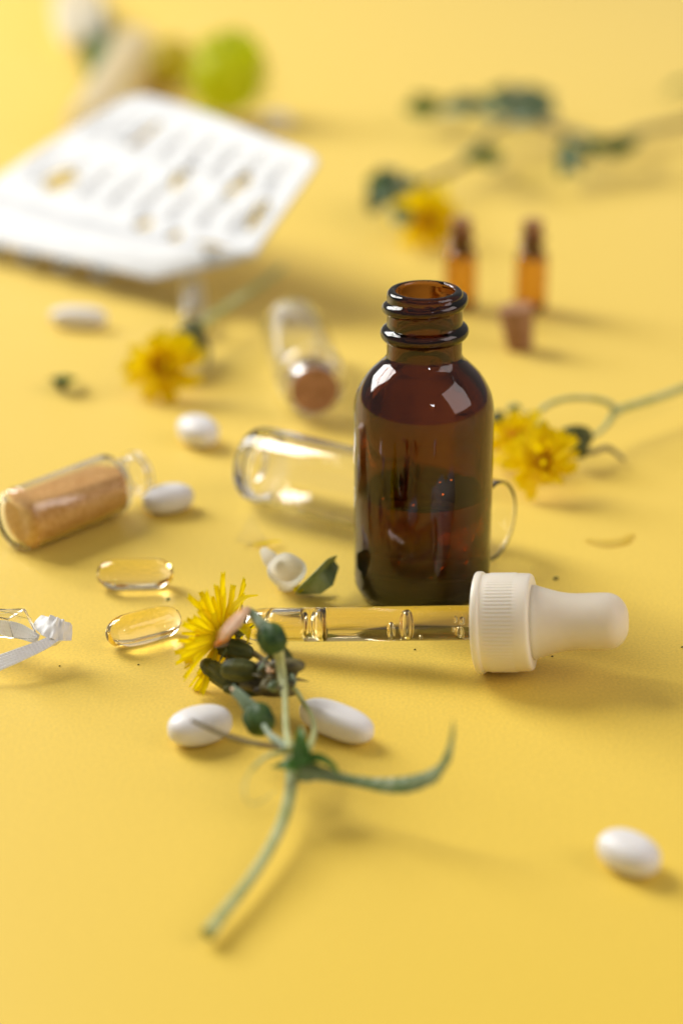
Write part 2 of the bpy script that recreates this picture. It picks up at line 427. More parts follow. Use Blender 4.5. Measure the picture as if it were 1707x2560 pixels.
def bubble(x, y, lx, ly, e=0.85):
    p = along(x, y)
    # keep inside the bore
    q = TO + dax * (p - TO).dot(dax); off = p - q
    lim = 3.1 - max(ly, 0.2)
    if off.length * 1000 > max(lim, 0.05): off = off.normalized() * max(lim, 0.05) / 1000
    c = q + off - CF * max(0, min(2.2, math.sqrt(max(0, 3.0 ** 2 - (off.length * 1000) ** 2)) - ly)) / 1000
    v, f = ellipsoid(c, upv, ly, lx, 24, 16, e)
    mesh_ob('air_bubble', v, f, M_air, dt)
def longbubble(x0, x1, r):
    a = along(x0, 1567); b = along(x1, 1567)
    a = TO + dax * (a - TO).dot(dax); b = TO + dax * (b - TO).dot(dax); L = (b - a).length * 1000
    rc = min(r * 0.8, L / 2 - .05)
    pr = [(rc - rc * math.cos(R(t)), r - rc + rc * math.sin(R(t))) for t in range(0, 91, 10)]
    pr = [(0, 0)] + pr + [(L - h, rr) for h, rr in reversed(pr)] + [(L, 0)]
    v, f = lathe(pr, a, dax, 40); mesh_ob('air_bubble', v, f, M_air, dt)
longbubble(618, 660, 2.2); longbubble(664, 776, 3.02); longbubble(781, 821, 3.0)
bubble(979, 1574, 0.95, 1.65); bubble(1018, 1562, 1.7, 2.65); bubble(1052, 1587, 0.5, 0.55); bubble(1003, 1596, .2, .2)
bubble(1149, 1577, 1.05, 1.3); bubble(1154, 1552, .72, .8); bubble(1138, 1549, .45, .7); bubble(1133, 1571, .45, .6); bubble(1153, 1593, .45, .5); bubble(984, 1570, .3, .45)

# ------------------------------------------------------------------ pills
def pill_mesh(kind):
    if kind == 'oval': return superpill(6.3, 4.3, 3.3, 0.80, 0.92)
    return superpill(8.4, 3.4, 3.0, 0.72, 0.80)
pill0 = {}
def pill(kind, x, y, zc, rot, label, s=1.0, tilt=0.0):
    p = P(x, y, zc)
    if kind not in pill0:
        vs, fs = pill_mesh(kind); o = mesh_ob('oval_pill' if kind == 'oval' else 'oblong_pill', vs, fs, M_pill); pill0[kind] = o
    else:
        o = pill0[kind].copy(); COL.objects.link(o)
    s *= 1.12; h = 3.3 if kind == 'oval' else 3.0
    o.location = (p.x, p.y, h * s / 1000); o.rotation_euler = (tilt, 0, R(rot)); o.scale = (s, s, s)
    tag(o, label, 'pill', 'white oval pills' if kind == 'oval' else 'white oblong pills')
    return o
pill('oval', 500, 1818, 3.3, 28, 'white oval pill under the thin brown side stem of the front sprig')
pill('oval', 1572, 2134, 3.3, -48, 'white oval pill alone in the bottom right foreground', 0.93)
pill('oval', 421, 1250, 3.3, 28, 'white oval pill touching the mouth of the orange powder vial')
pill('oval', 495, 1083, 3.3, -60, 'round looking white pill below the yellow flower on the left', 1.12)
pill('oblong', 841, 1806, 3.0, -40, 'white oblong pill right of the front sprig stem')
pill('oblong', 197, 797, 3.0, -8, 'blurred white oblong pill lying below the big blister pack', 1.06)
pill('oval', 690, 305, 3.3, -20, 'blurred whitish pill peeking out behind the far edge of the blister pack', 1.15)

# ------------------------------------------------------------------ softgel capsules
def softgel_mesh():
    L, r = 9.4, 3.9
    pr = []
    rc = 3.9
    for t in range(0, 91, 9): pr.append((-L + 5.2 - 5.2 * math.cos(R(t)), r * math.sin(R(t)) ** 0.9))
    for h in (-3, 0, 3): pr.append((h, r * 1.015))
    for t in range(90, -1, -9): pr.append((L - 5.2 + 5.2 * math.cos(R(t)), r * math.sin(R(t)) ** 0.9))
    return lathe(pr, (0, 0, 0), (1, 0, 0), 48)
vs, fs = softgel_mesh()
def place_softgel(o, xa, ya, xb, yb, label):
    a = P(xa, ya, 3.9); b = P(xb, yb, 3.9); m = (a + b) / 2
    o.location = (m.x, m.y, 0.00396); o.rotation_euler = (0, 0, math.atan2(b.y - a.y, b.x - a.x))
    tag(o, label, 'capsule', 'clear yellow softgel capsules')
g1 = mesh_ob('softgel_capsule', vs, fs, M_gel)
place_softgel(g1, 265, 1592, 452, 1543, 'clear yellow softgel capsule touching the petals of the front yellow flower')
g2 = g1.copy(); COL.objects.link(g2)
place_softgel(g2, 250, 1437, 425, 1434, 'clear yellow softgel capsule behind the other one, away from the flower')

# ------------------------------------------------------------------ front sprig
sp = thing('flower_sprig', 'front sprig with green buds, yellow flower and curved cut stem lying in the foreground', 'flower sprig', V((P(727, 1880, 0).x, P(727, 1880, 0).y, 0)))
def part_tube(name, px, radii, mat, parent, seg=12, n=8, ribs=0):
    vs, fs = tube([P(*q) for q in px], radii, seg, n, ribs); return mesh_ob(name, vs, fs, mat, parent)
def part_blade(name, px, widths, mat, parent, side=None, **k):
    vs, fs = blade([P(*q) for q in px], widths, side, **k); return mesh_ob(name, vs, fs, mat, parent)
part_tube('stem', [(519, 2338, 2.4), (562, 2281, 2.8), (618, 2210, 3.3), (670, 2130, 4.0), (708, 2050, 5), (727, 1974, 6.2), (730, 1908, 7.5), (726, 1870, 8.5)], [1.35, 1.12, 1.05, 1.1, 1.15, 1.2, 1.3, 1.3], M_stem, sp, 14, ribs=6)
part_tube('upper_stem', [(726, 1876, 12), (716, 1830, 12.5), (713, 1768, 13.5), (711, 1700, 14.5), (704, 1655, 15)], [0.95, 0.65, 0.6, 0.62, 0.7], M_stem, sp)
part_tube('side_stem', [(478, 1801, 14), (520, 1820, 13), (580, 1845, 12), (650, 1862, 11.5), (722, 1872, 11.5)], [0.30, 0.45, 0.55, 0.6, 0.6], M_stem2, sp)
part_tube('bud_stalk', [(716, 1872, 12), (700, 1856, 11.5), (685, 1848, 11), (672, 1834, 11), (660, 1815, 11)], [0.7, 0.75, 0.9, 0.6, 0.6], M_budp, sp)
part_tube('side_stem', [(722, 1712, 10), (742, 1730, 9), (758, 1757, 7.2), (778, 1790, 7.8), (785, 1826, 8), (776, 1865, 9), (758, 1900, 10)], [0.5, 0.6, 0.55, 0.5, 0.6, 0.7, 0.7], M_stem, sp)
def bud(name, a, b, r, mat, parent, neck=None, e=0.8, seg=18):
    A, B = P(*a), P(*b); ax = B - A
    vs, fs = lathe([( (0.5 - 0.5 * math.cos(math.pi * i / 14)) * ax.length * 1000, r * math.sin(math.pi * i / 14) ** e) for i in range(15)], A, ax, seg * 2,
                   fn=lambda h, rr, ph: rr * (1 + 0.09 * math.cos(8 * ph) * math.sin(math.pi * min(1, max(0, h / (ax.length * 1000))))))
    return mesh_ob(name, vs, fs, mat, parent)
bud('bud', (592, 1722, 6), (508, 1656, 7), 2.15, M_bud, sp, e=0.55)
bud('bud', (643, 1679, 11), (553, 1672, 11), 2.45, M_bud, sp, e=0.45)
# involucre of the open flower and its stalk
bud('bud', (634, 1636, 10), (536, 1612, 10), 2.25, M_bud, sp, e=0.8)
part_tube('flower_stalk', [(626, 1630, 10), (645, 1641, 10), (670, 1660, 10.5), (695, 1690, 12), (706, 1730, 12.5)], [0.75, 0.6, 0.6, 0.7, 0.7], M_stem2, sp)
# the bud nearest the lens, with its faded petals
nb = bud('bud', (690, 1628, 21), (668, 1566, 24), 3.0, M_budg, sp, e=0.6)
vs, fs = tube([P(672, 1580, 23), P(656, 1565, 24.2), P(640, 1546, 25), P(622, 1525, 26)], [1.7, 1.35, 1.0, 0.7], 14, ribs=6); mesh_ob('bud_neck', vs, fs, M_budp, sp)
for k in range(6):
    ex, ey = random.uniform(-17, 19), random.uniform(-16, 16)
    vs, fs = tube([P(624, 1524, 26), P(606 + ex * .5, 1532 + ey * .6, 26 + ex * .04), P(585 + ex, 1554 + ey, 25.5), P(566 + ex * .9, 1576 + ey * .8, 24.5), P(552 + ex * .6, 1596 + ey * .6, 23)], [0.45, 0.7, 0.65, 0.5, 0.12], 8, ribs=3)
    mesh_ob('wilted_petal', vs, fs, M_wilto if k % 4 == 3 else M_wilt, sp)
for k in range(3):
    vs, fs = tube([P(572 + 4 * k, 1580 - 3 * k, 23), P(556 + 4 * k, 1596, 22.5), P(536 + 5 * k, 1616 - 2 * k, 21.5)], [0.4, 0.7, 0.1], 8, ribs=3); mesh_ob('wilted_petal', vs, fs, M_wilto, sp)
part_tube('bud_stalk', [(692, 1625, 20.5), (700, 1650, 18), (703, 1690, 15), (711, 1740, 13)], [1.4, 1.0, 0.8, 0.7], M_stem, sp)
# round lower bud with a pale neck
bud('bud', (658, 1830, 9), (636, 1768, 11.5), 3.1, M_budg, sp, e=0.6)
vs, fs = tube([P(634, 1776, 11), P(620, 1762, 12), P(604, 1744, 13), P(588, 1730, 13.5)], [1.8, 1.45, 1.1, 1.05], 14, ribs=7); mesh_ob('bud_neck', vs, fs, M_budp, sp)
for k in range(6):
    x = 588 + random.uniform(-9, 6); y = 1730 + random.uniform(-12, 8)
    part_tube('dry_bract', [(590, 1732, 13.5), ((590 + x) / 2 - 3, (1730 + y) / 2 - 4, 14), (x - 6, y - 8, 14 + random.uniform(-1, 1))], [0.4, 0.45, 0.1], M_wilt if k % 3 == 0 else M_budp, sp, 6, 4)
# the tangle of old calyces where the stalks meet
for k, (x, y, z, l, rr, m) in enumerate([(700, 1640, 15, 4.2, 2.2, M_bud), (716, 1665, 14, 4.0, 1.7, M_buddk), (672, 1672, 12, 3.0, 1.5, M_buddk), (690, 1695, 11, 4.5, 1.6, M_buddk),
        (725, 1690, 11, 3.6, 1.3, M_buddk), (655, 1712, 8, 5.0, 1.7, M_buddk), (620, 1724, 6, 5.5, 1.6, M_bud), (690, 1728, 8, 5.0, 1.4, M_buddk), (660, 1690, 9, 3.0, 1.5, M_bud), (705, 1712, 11, 3.2, 1.4, M_budp)]):
    ang = random.uniform(0, math.pi)
    ax = V((math.cos(ang), 0.4 * math.sin(ang), 0.5 * math.sin(ang)))
    if k in (5, 6, 7): ax = V((1, 0.15, -.1))
    vs, fs = ellipsoid(P(x, y, z), ax, l, rr, 14, 10, 0.9); mesh_ob('old_calyx', vs, fs, m, sp)
for k in range(16):
    x = random.uniform(655, 735); y = random.uniform(1640, 1735)
    a = random.uniform(0, 6.28); l = random.uniform(14, 34)
    part_tube('dry_bract', [(x, y, 13), (x + l * .5 * math.cos(a), y + l * .5 * math.sin(a), 14.5), (x + l * math.cos(a), y + l * math.sin(a), 14)], [0.42, 0.36, 0.08], random.choice([M_buddk, M_wilt, M_budp, M_buddk]), sp, 6, 4)
part_tube('dry_bract', [(712, 1690, 12), (740, 1698, 11), (772, 1704, 10)], [0.7, 0.4, 0.06], M_buddk, sp, 6, 4)
# leaves
part_blade('leaf', [(757, 1912, 11), (754, 1880, 13), (752, 1845, 15), (750, 1816, 16)], [4.0, 3.6, 2.2, 0.3], M_leaf, sp, side=(1, 0, 0.3), fold=0.25)
part_blade('leaf', [(742, 1925, 11), (715, 1920, 11.5), (695, 1918, 11), (678, 1920, 9)], [4.6, 4.2, 3.0, 0.3], M_leaf, sp, fold=0.2)
part_blade('leaf', [(745, 1920, 11), (790, 1905, 12), (826, 1918, 11), (846, 1936, 10)], [4.0, 3.4, 2.2, 0.3], M_leaf, sp, fold=0.3)
part_blade('leaf', [(742, 1925, 10.5), (785, 1930, 10), (845, 1944, 9), (900, 1955, 9), (960, 1963, 10), (1015, 1961, 11.5), (1062, 1948, 13), (1092, 1930, 15), (1115, 1895, 18), (1128, 1850, 21), (1133, 1802, 24)],
           [4.2, 4.4, 2.9, 2.3, 2.1, 2.3, 2.9, 3.3, 3.4, 3.0, 3.1, 2.0, 2.2, 1.3, 0.9, 0.2], M_leafs, sp, side=(0.1, 0.62, 0.75), fold=0.10, wav=0.10)
part_blade('leaf', [(745, 1932, 9), (790, 1938, 8.5), (850, 1950, 8.2), (905, 1960, 8.5)], [3.0, 3.6, 2.2, 0.5], M_leaf, sp, fold=0.2)
part_tube('tendril', [(690, 1888, 11), (655, 1897, 13), (626, 1928, 15), (610, 1972, 16), (622, 2008, 14), (655, 2003, 11), (690, 1975, 8)], [0.25, 0.2, 0.18, 0.16, 0.15, 0.14, 0.08], M_stem, sp, 6)
part_tube('tendril', [(715, 1880, 11), (675, 1888, 13), (648, 1906, 14), (632, 1930, 14)], [0.5, 0.45, 0.35, 0.1], M_stem, sp, 6)

# ------------------------------------------------------------------ flower heads made of strap petals
PET = []
def petal_meshes():
    for k in range(5):
        L, W = 1.0, 0.24 + 0.03 * (k % 3)
        bend = [(-0.05, 0.10), (0.05, 0.22), (0.1, -0.1), (0.02, 0.35), (-0.12, 0.02)][k]
        vs = []; fs = []; nx, ny = 7, 4
        for i in range(nx + 1):
            t = i / nx
            w = W * (0.45 + 0.9 * t - 0.45 * t ** 3) * (1 if i < nx else 0.80)
            z = bend[0] * t + bend[1] * t * t
            sway = 0.08 * math.sin(t * 2.5 + k)
            for j in range(ny + 1):
                x = -1 + 2 * j / ny
                tooth = (0.04 if (i == nx and j % 2 == 0) else 0)
                vs.append(V((t * L + tooth, sway * (k - 2) * 0.5 + x * w / 2, z + 0.03 * x * x)))
        for i in range(nx):
            for j in range(ny):
                a = i * (ny + 1) + j; fs.append((a, a + 1, a + ny + 2, a + ny + 1))
        n0 = len(vs); vs += [v + V((0, 0, -0.014)) for v in vs]
        ff = list(fs) + [tuple(n0 + q for q in reversed(f)) for f in fs]
        rim = [i for i in range(ny + 1)]
        rim += [i * (ny + 1) + ny for i in range(1, nx + 1)]
        rim += [nx * (ny + 1) + j for j in range(ny - 1, -1, -1)]
        rim += [i * (ny + 1) for i in range(nx - 1, 0, -1)]
        for q in range(len(rim)):
            a, b = rim[q], rim[(q + 1) % len(rim)]; ff.append((a, b, n0 + b, n0 + a))
        me = bpy.data.meshes.new('petal'); me.from_pydata([tuple(v) for v in vs], [], ff)
        me.polygons.foreach_set('use_smooth', [True] * len(ff))
        PET.append(me)
petal_meshes()
PETM = {}
def petal_me(k, mat):
    if (k, mat.name) not in PETM:
        m = PET[k].copy(); m.materials.append(mat); PETM[(k, mat.name)] = m
    return PETM[(k, mat.name)]
def flower_head(parent, c, axis, rad, layers, mat=M_petal, centre=True, jitter=1.0, name='flower_head', wide=1.0):
    """receptacle disc (the part) + its petals (sub-parts). axis = the way the face looks"""
    a, s, t = frame(axis)
    vs, fs = ellipsoid(c, a, rad * 0.10, rad * 0.24, 20, 10)
    if centre:   # stamens
        bits_v = list(vs); bits_f = list(fs)
        for k in range(46):
            ph = random.uniform(0, 6.28); rr = rad * 0.36 * math.sqrt(random.random()) / 1000
            base = c + (s * math.cos(ph) + t * math.sin(ph)) * rr * 0.6
            top = c + (s * math.cos(ph) + t * math.sin(ph)) * rr * 1.1 + a * (rad * random.uniform(0.22, 0.42) / 1000)
            v2, f2 = tube([base, (base + top) / 2, top], [rad * .022, rad * .03, rad * .02], 5, 1)
            o = len(bits_v); bits_v += v2; bits_f += [tuple(o + q for q in f) for f in f2]
        vs, fs = bits_v, bits_f
    head = mesh_ob(name, vs, fs, M_centre if centre else mat, parent)
    base = WLOC[parent.name]
    for (n, rs, elev, mm) in layers:
        for k in range(n):
            ph = 2 * math.pi * (k + random.uniform(-.35, .35) * jitter) / n + rs
            e = R(elev + random.uniform(-9, 9) * jitter)
            rdir = s * math.cos(ph) + t * math.sin(ph)
            x = rdir * math.cos(e) + a * math.sin(e)
            y = a.cross(rdir); z = x.cross(y)
            roll = random.uniform(-.5, .5) * jitter
            q = Quaternion(x, roll); y = q @ y; z = q @ z
            L = rad * rs_len(rs) * random.uniform(0.80, 1.18) / 1000
            W_ = L * (1.25 if wide == 1.0 else wide) * random.uniform(0.8, 1.15)
            M = Matrix(((x.x * L, y.x * W_, z.x * L, 0), (x.y * L, y.y * W_, z.y * L, 0), (x.z * L, y.z * W_, z.z * L, 0), (0, 0, 0, 1)))
            pos = c + rdir * (rad * 0.12 / 1000) - base
            M.translation = pos
            o = bpy.data.objects.new('petal', petal_me(random.randrange(5), mm or mat)); COL.objects.link(o)
            o.parent = head; o.matrix_local = M
    return head
def rs_len(rs): return 1.0 if rs < 0.5 else (0.82 if rs < 1.0 else 0.6)

fh_c = P(552, 1588, 12.5)
fax = V((-0.82, 0.50, 0.12))
head = flower_head(sp, fh_c, fax, 11.0, [(34, 0.0, -2, None), (30, 0.7, 14, None), (16, 1.3, 45, None)], centre=True, wide=0.62)
# green bracts spreading behind the open flower
a, s, t = frame(fax)
for k in range(11):
    ph = 2 * math.pi * k / 11 + .2; rd = s * math.cos(ph) + t * math.sin(ph)
    b0 = fh_c - a * 0.0030 + rd * 0.0012; L = random.uniform(4.5, 7.5) / 1000
    vs, fs = blade([b0, b0 + rd * L * .55 - a * 0.0004, b0 + rd * L - a * 0.0016 * random.random()], [1.5, 1.0, 0.12], (a.cross(rd)), 5, 0.2)
    mesh_ob('bract', vs, fs, M_bud if k % 3 else M_stem2, sp)
# two stray long petals
part_blade('loose_petal', [(575, 1540, 17), (592, 1515, 19), (615, 1496, 20), (645, 1489, 20)], [2.0, 2.4, 1.8, 0.5], M_petal, sp, fold=0.2)
part_blade('loose_petal', [(570, 1560, 13), (600, 1570, 15), (618, 1585, 14), (618, 1605, 11)], [2.0, 2.6, 2.4, 1.2], M_petal, sp, fold=0.2)

# ------------------------------------------------------------------ white blossom with a leaf, loose petal
wb_c = P(716, 1440, 4.2)
wb = thing('white_blossom', 'small white bell shaped blossom with one green leaf left of the bottle', 'blossom', V((wb_c.x, wb_c.y, 0)))
wax = V((0.05, -0.45, 0.88)).normalized()
pr = [(-7.0, 0.0), (-6.8, 1.4), (-5.5, 1.9), (-3.5, 2.0), (-2.0, 2.6), (-0.6, 3.6), (0.8, 4.3), (2.2, 4.6), (3.2, 4.5), (3.4, 4.25), (3.1, 3.95), (2.0, 3.85), (0.9, 3.3), (0.0, 2.2), (-0.4, 1.0), (-0.5, 0.0)]
vs, fs = lathe(pr, wb_c, wax, 40, fn=lambda h, r, ph: r * (1 + (0.05 * math.cos(4 * ph) if h > -1 else 0)))
mesh_ob('bell', vs, fs, M_white, wb)
vs, fs = tube([P(660, 1378, 7), P(676, 1398, 6.5), P(690, 1413, 5.6), P(697, 1421, 5)], [1.2, 2.0, 2.0, 2.1], 16); mesh_ob('flower_tube', vs, fs, M_white, wb)
vs, fs = ellipsoid(P(746, 1472, 2.2), (1, -.2, .1), 1.5, 0.9, 12, 8); mesh_ob('stamen', vs, fs, M_petal, wb)
part_blade('leaf', [(744, 1480, 1.2), (775, 1458, 4.5), (806, 1430, 7), (836, 1403, 6.5)], [1.2, 6.2, 7.0, 3.0], M_leafs, wb, side=(0.55, 0.45, -0.65), fold=0.3)
part_blade('leaf', [(740, 1484, .8), (770, 1478, 1.5), (800, 1470, 2.2), (822, 1452, 3)], [0.6, 2.6, 2.8, 0.6], M_leaf, wb, side=(0.3, 0.8, -0.4), fold=0.1)
vs, fs = blade([P(633, 1363, .8), P(660, 1359, 1.4), P(700, 1353, 1.0)], [0.8, 1.3, 0.5], None, 6, 0.2)
tag(mesh_ob('loose_petal', vs, fs, M_petal), 'single loose yellow petal lying behind the white blossom', 'petal')
# clear scrap of film
def film():
    a, b, c = P(585, 1372, .3), P(628, 1290, 4.5), P(668, 1352, .4)
    vs, fs = blade([ (a + c) / 2 - (a - c) * .02, (a + c) / 2 * .5 + b * .5, b], [8.5, 4.5, 0.3], (c - a), 5, 0.1, 0.12)
    return vs, fs
vs, fs = film(); tag(mesh_ob('film_scrap', vs, fs, M_plastic), 'clear pointed scrap of film left of the loose yellow petal', 'scrap')

# ------------------------------------------------------------------ clear glass vials
def vial_mesh(L, r, nr, nl, wall=0.9, base=1.6, lip=True, rnd=2.2):
    """a vial along +t from its base at 0: body length L-nl, then a neck of radius nr and length nl"""
    b = L - nl
    o = [(0.4, 0), (0.3, r - rnd - .6), (0, r - rnd)] + [(rnd - rnd * math.cos(R(q)), r - rnd + rnd * math.sin(R(q))) for q in range(15, 91, 15)]
    o += [(b * .5, r)]
    if nl > 0:
        sh = min(2.6, r - nr + .6)
        o += [(b - sh + sh * math.sin(R(q)), nr + .2 + (r - nr - .2) * math.cos(R(q))) for q in range(0, 81, 16)]
        o += [(b + .4, nr)]
        if lip: o += [(L - 2.2, nr), (L - 1.7, nr + 0.9), (L - .6, nr + 1.0), (L - .1, nr + .6)]
        o += [(L, nr - .3)]
        i = [(L - .2, nr - wall), (b - .2, nr - wall)] + [(b - wall - sh + sh * math.sin(R(q)), nr - wall + (r - nr) * math.cos(R(q))) for q in range(80, -1, -16)]
    else:
        o += [(L - 1.2, r), (L - .25, r), (L, r - wall * .3)]
        i = [(L, r - wall * .7), (L - .25, r - wall), (L - 1.2, r - wall)]
    i += [(b * .5, r - wall)] + [(base + rnd - rnd * math.cos(R(q)), r - wall - rnd + rnd * math.sin(R(q))) for q in range(90, 14, -15)] + [(base, r - wall - rnd), (base + .3, 0)]
    return o + i
# vial with orange powder, lying at the left edge
va = P(40, 1300, 8.6); vb = P(345, 1203, 6.2)
va.z = 0.0084; vb.z = 0.0084
vax = (vb - va).normalized(); vl = (vb - va).length * 1000
pv = thing('powder_vial', 'open clear glass vial of orange powder lying on its side at the left edge', 'vial', V((va.x, va.y, 0)))
VB = va - vax * 0.001
VL = vl + 1.5
vs, fs = lathe(vial_mesh(VL, 8.3, 5.4, 8.5, wall=0.75), VB, vax, 64); mesh_ob('glass_body', vs, fs, M_clear, pv)
def powder():
    L = VL - 8.5
    v, f = lathe([(2.0, 0), (2.0, 5.3), (2.6, 6.8), (4, 7.45), (L * .5, 7.45), (L - 3.2, 7.45), (L - 1.6, 6.3), (L - .6, 4.5), (L - .2, 0)], VB, vax, 48)
    out = []
    for p in v:
        q = V(p)
        top = 0.0084 + 0.0050 + 0.0008 * math.sin(V(p).dot(vax) * 420) + 0.0004 * math.sin(V(p).x * 1500 + V(p).y * 900) 
        if q.z > top: q.z = top + (q.z - top) * 0.05
        out.append(q)
    return out, f
vs, fs = powder(); mesh_ob('powder', vs, fs, M_powder, pv)
# empty vial with a cork, pointing at the lens
ca = P(787, 1000, 7.4); cb = P(697, 735, 7.4)
ca.z = cb.z = 0.0076
cax = (ca - cb).normalized(); cl = (ca - cb).length * 1000
cv = thing('corked_vial', 'empty clear vial with a brown cork end facing forward left of the bottle neck', 'vial', V((ca.x, ca.y, 0)))
cv_len = min(cl, 62)
cvb = ca - cax * (cv_len / 1000)
vs, fs = lathe(vial_mesh(cv_len - 1.5, 10.4, 7.8, 6.0, lip=True), cvb, cax, 56)
for_z = 0.0106 - 0.0076
vs = [V(v) + V((0, 0, for_z)) for v in vs]; mesh_ob('glass_body', vs, fs, M_clear, cv)
vs, fs = lathe([(cv_len - 8, 0), (cv_len - 8, 6.4), (cv_len - 2, 6.85), (cv_len + .5, 7.1), (cv_len + 1, 6.8), (cv_len + 1, 0)], cvb + V((0, 0, for_z)), cax, 40); mesh_ob('cork_stopper', vs, fs, M_cork, cv)
# big clear vial behind the bottle
ga = P(655, 1162, 10.5); gb = P(1232, 1302, 10.5)
gax = (gb - ga).normalized(); gl = (gb - ga).length * 1000
gv = thing('large_clear_vial', 'large empty clear glass vial lying on its side behind the amber bottle', 'vial', V((ga.x, ga.y, 0)))
pr = vial_mesh(gl + 5.5, 10.4, 9, 0, wall=0.6, base=4.2, rnd=4.5)
vs, fs = lathe(pr, ga - gax * 0.0045, gax, 72); mesh_ob('glass_body', vs, fs, M_clear, gv)
# small clear vials: one beside the left yellow flower, one behind the blister pack
def lying_vial(label, a, b, r, nr, nl, wall=0.9, mat=None):
    A, B = P(*a), P(*b); A.z = B.z = (r + .1) / 1000
    ax = (B - A).normalized(); L = (B - A).length * 1000
    t_ = thing('small_vial', label, 'vial', V((A.x, A.y, 0)), 'small lying vials')
    v, f = lathe(vial_mesh(L, r, nr, nl, wall=wall), A, ax, 48); mesh_ob('glass_body', v, f, mat or M_clear, t_)
    return t_
lying_vial('small blurred clear vial lying behind the calyx of the left yellow flower', (487, 812, 5), (480, 722, 5), 5.2, 3.6, 5)
lying_vial('blurred pale frosted vial lying far behind the left corner of the blister pack', (225, 320, 12), (345, 110, 12), 12, 8, 14, wall=0.8, mat=M_frost)

# ------------------------------------------------------------------ tiny amber vials with corks, standing at the back; and a loose cork
def amber_vial(x, y, label, tilt):
    p = P(x, y, 0)
    t_ = thing('tiny_amber_vial', label, 'vial', p, 'tiny amber vials standing at the back')
    v, f = lathe(vial_mesh(27, 5.6, 3.7, 5.5, wall=1.0, base=1.6), p, (0, 0, 1), 40); mesh_ob('glass_body', v, f, M_vamber, t_)
    v, f = lathe([(19.4, 0), (19.4, 2.3), (25.6, 2.6), (25.6, 0)], p, (0, 0, 1), 28); mesh_ob('shaded_cork_end', v, f, M_corkshade, t_)  # lower end of the cork, shade of the amber neck put into its colour
    v, f = lathe([(25.7, 0), (25.7, 2.6), (26.4, 2.66), (27.2, 3.2), (31.5, 3.9), (32.2, 3.6), (32.3, 0)], p, (0, 0, 1), 28); mesh_ob('cork_stopper', v, f, M_corkp, t_)
    return t_
amber_vial(1150, 770, 'tiny corked amber vial behind the neck of the big amber bottle', 0)
av = amber_vial(1325, 775, 'tiny corked amber vial standing clear to the right behind the loose cork', 0)
lc = P(1300, 873, 0)
vs, fs = lathe([(0, 0), (0, 3.9), (.4, 4.3), (14.0, 5.9), (14.8, 5.6), (14.9, 0)], lc, V((-0.13, 0.02, 1)), 36)
tag(mesh_ob('loose_cork', vs, fs, M_corkp), 'loose tapered brown cork standing in front of a tiny amber vial', 'cork')

# ------------------------------------------------------------------ blister pack propped up at the back left
bp = thing('blister_pack', 'large white foil blister pack propped up at the back left with emptied slots', 'blister pack', V((P(300, 600, 0).x, P(300, 600, 0).y, 0)))
CA, CB, CC, CD = P(338, 228, 53), P(806, 380, 53), P(632, 652, 21), P(-40, 468, 21)
CE, CG = P(380, 706, 9), P(-150, 566, 9)
EX = 1.0
DENTS = [(0.10 + 0.115 * k, cv_) for k in range(8) for cv_ in (0.27, 0.70)]
def card_pt(u, v):
    """u: left(0) to right(1); v: far edge 0, fold 1, near edge of the bent strip 1.35"""
    if v <= 1:
        top = CA.lerp(CB, u); bot = CD.lerp(CC, u); p = top.lerp(bot, v)
    else:
        f_ = CD.lerp(CC, u)
        e_ = CG.lerp(CE, u / 0.72) if u < 0.72 else CE.lerp(CC, ((u - 0.72) / 0.28) ** 1.0)
        k = (v - 1) / 0.35
        p = f_.lerp(e_, k) + V((0, 0, 0.0022 * math.sin(k * math.pi)))
    d = 0.0
    for (cu, cv_) in DENTS: d += math.exp(-(((u - cu) / .040) ** 2 + ((v - cv_) / .15) ** 2) ** 2)
    return p + V((0, 0, 0.0012 * math.sin(u * 5 + v * 3) - 0.0020 * d))
slots = [(0.19, .78, .045, .10, .0), (0.56, .50, .026, .08, 0), (0.77, .40, .020, .13, 0), (0.92, .62, .026, .13, .0), (0.60, .93, .026, .055, 0), (0.73, .98, .022, .05, 0), (0.87, 1.00, .06, .03, 0), (.28, .30, .014, .13, 0)]
def card():
    NU, NV = 96, 84; vm = 1.35; idx = {}; vs = []; fs = []
    def ok(u, v):
        W, H = 80.0, 80.0
        x, y = u * W, v * H; rc = 7.0
        for cx, cy, sx, sy in ((rc, rc, -1, -1), (W - rc, rc, 1, -1), (W - rc, vm * H - rc, 1, 1)):
            if (x - cx) * sx > 0 and (y - cy) * sy > 0 and math.hypot(x - cx, y - cy) > rc: return False
        for (su, sv, a, b, _) in slots:
            if ((u - su) / a) ** 2 + ((v - sv) / b) ** 2 < 1: return False
        return True
    def vid(i, j):
        if (i, j) not in idx:
            idx[(i, j)] = len(vs); vs.append(card_pt(i / NU, vm * j / NV))
        return idx[(i, j)]
    for i in range(NU):
        for j in range(NV):
            if ok((i + .5) / NU, vm * (j + .5) / NV):
                fs.append((vid(i, j), vid(i + 1, j), vid(i + 1, j + 1), vid(i, j + 1)))
    return vs, fs
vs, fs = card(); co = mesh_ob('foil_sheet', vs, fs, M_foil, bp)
sm = co.modifiers.new('thickness', 'SOLIDIFY'); sm.thickness = 0.0004
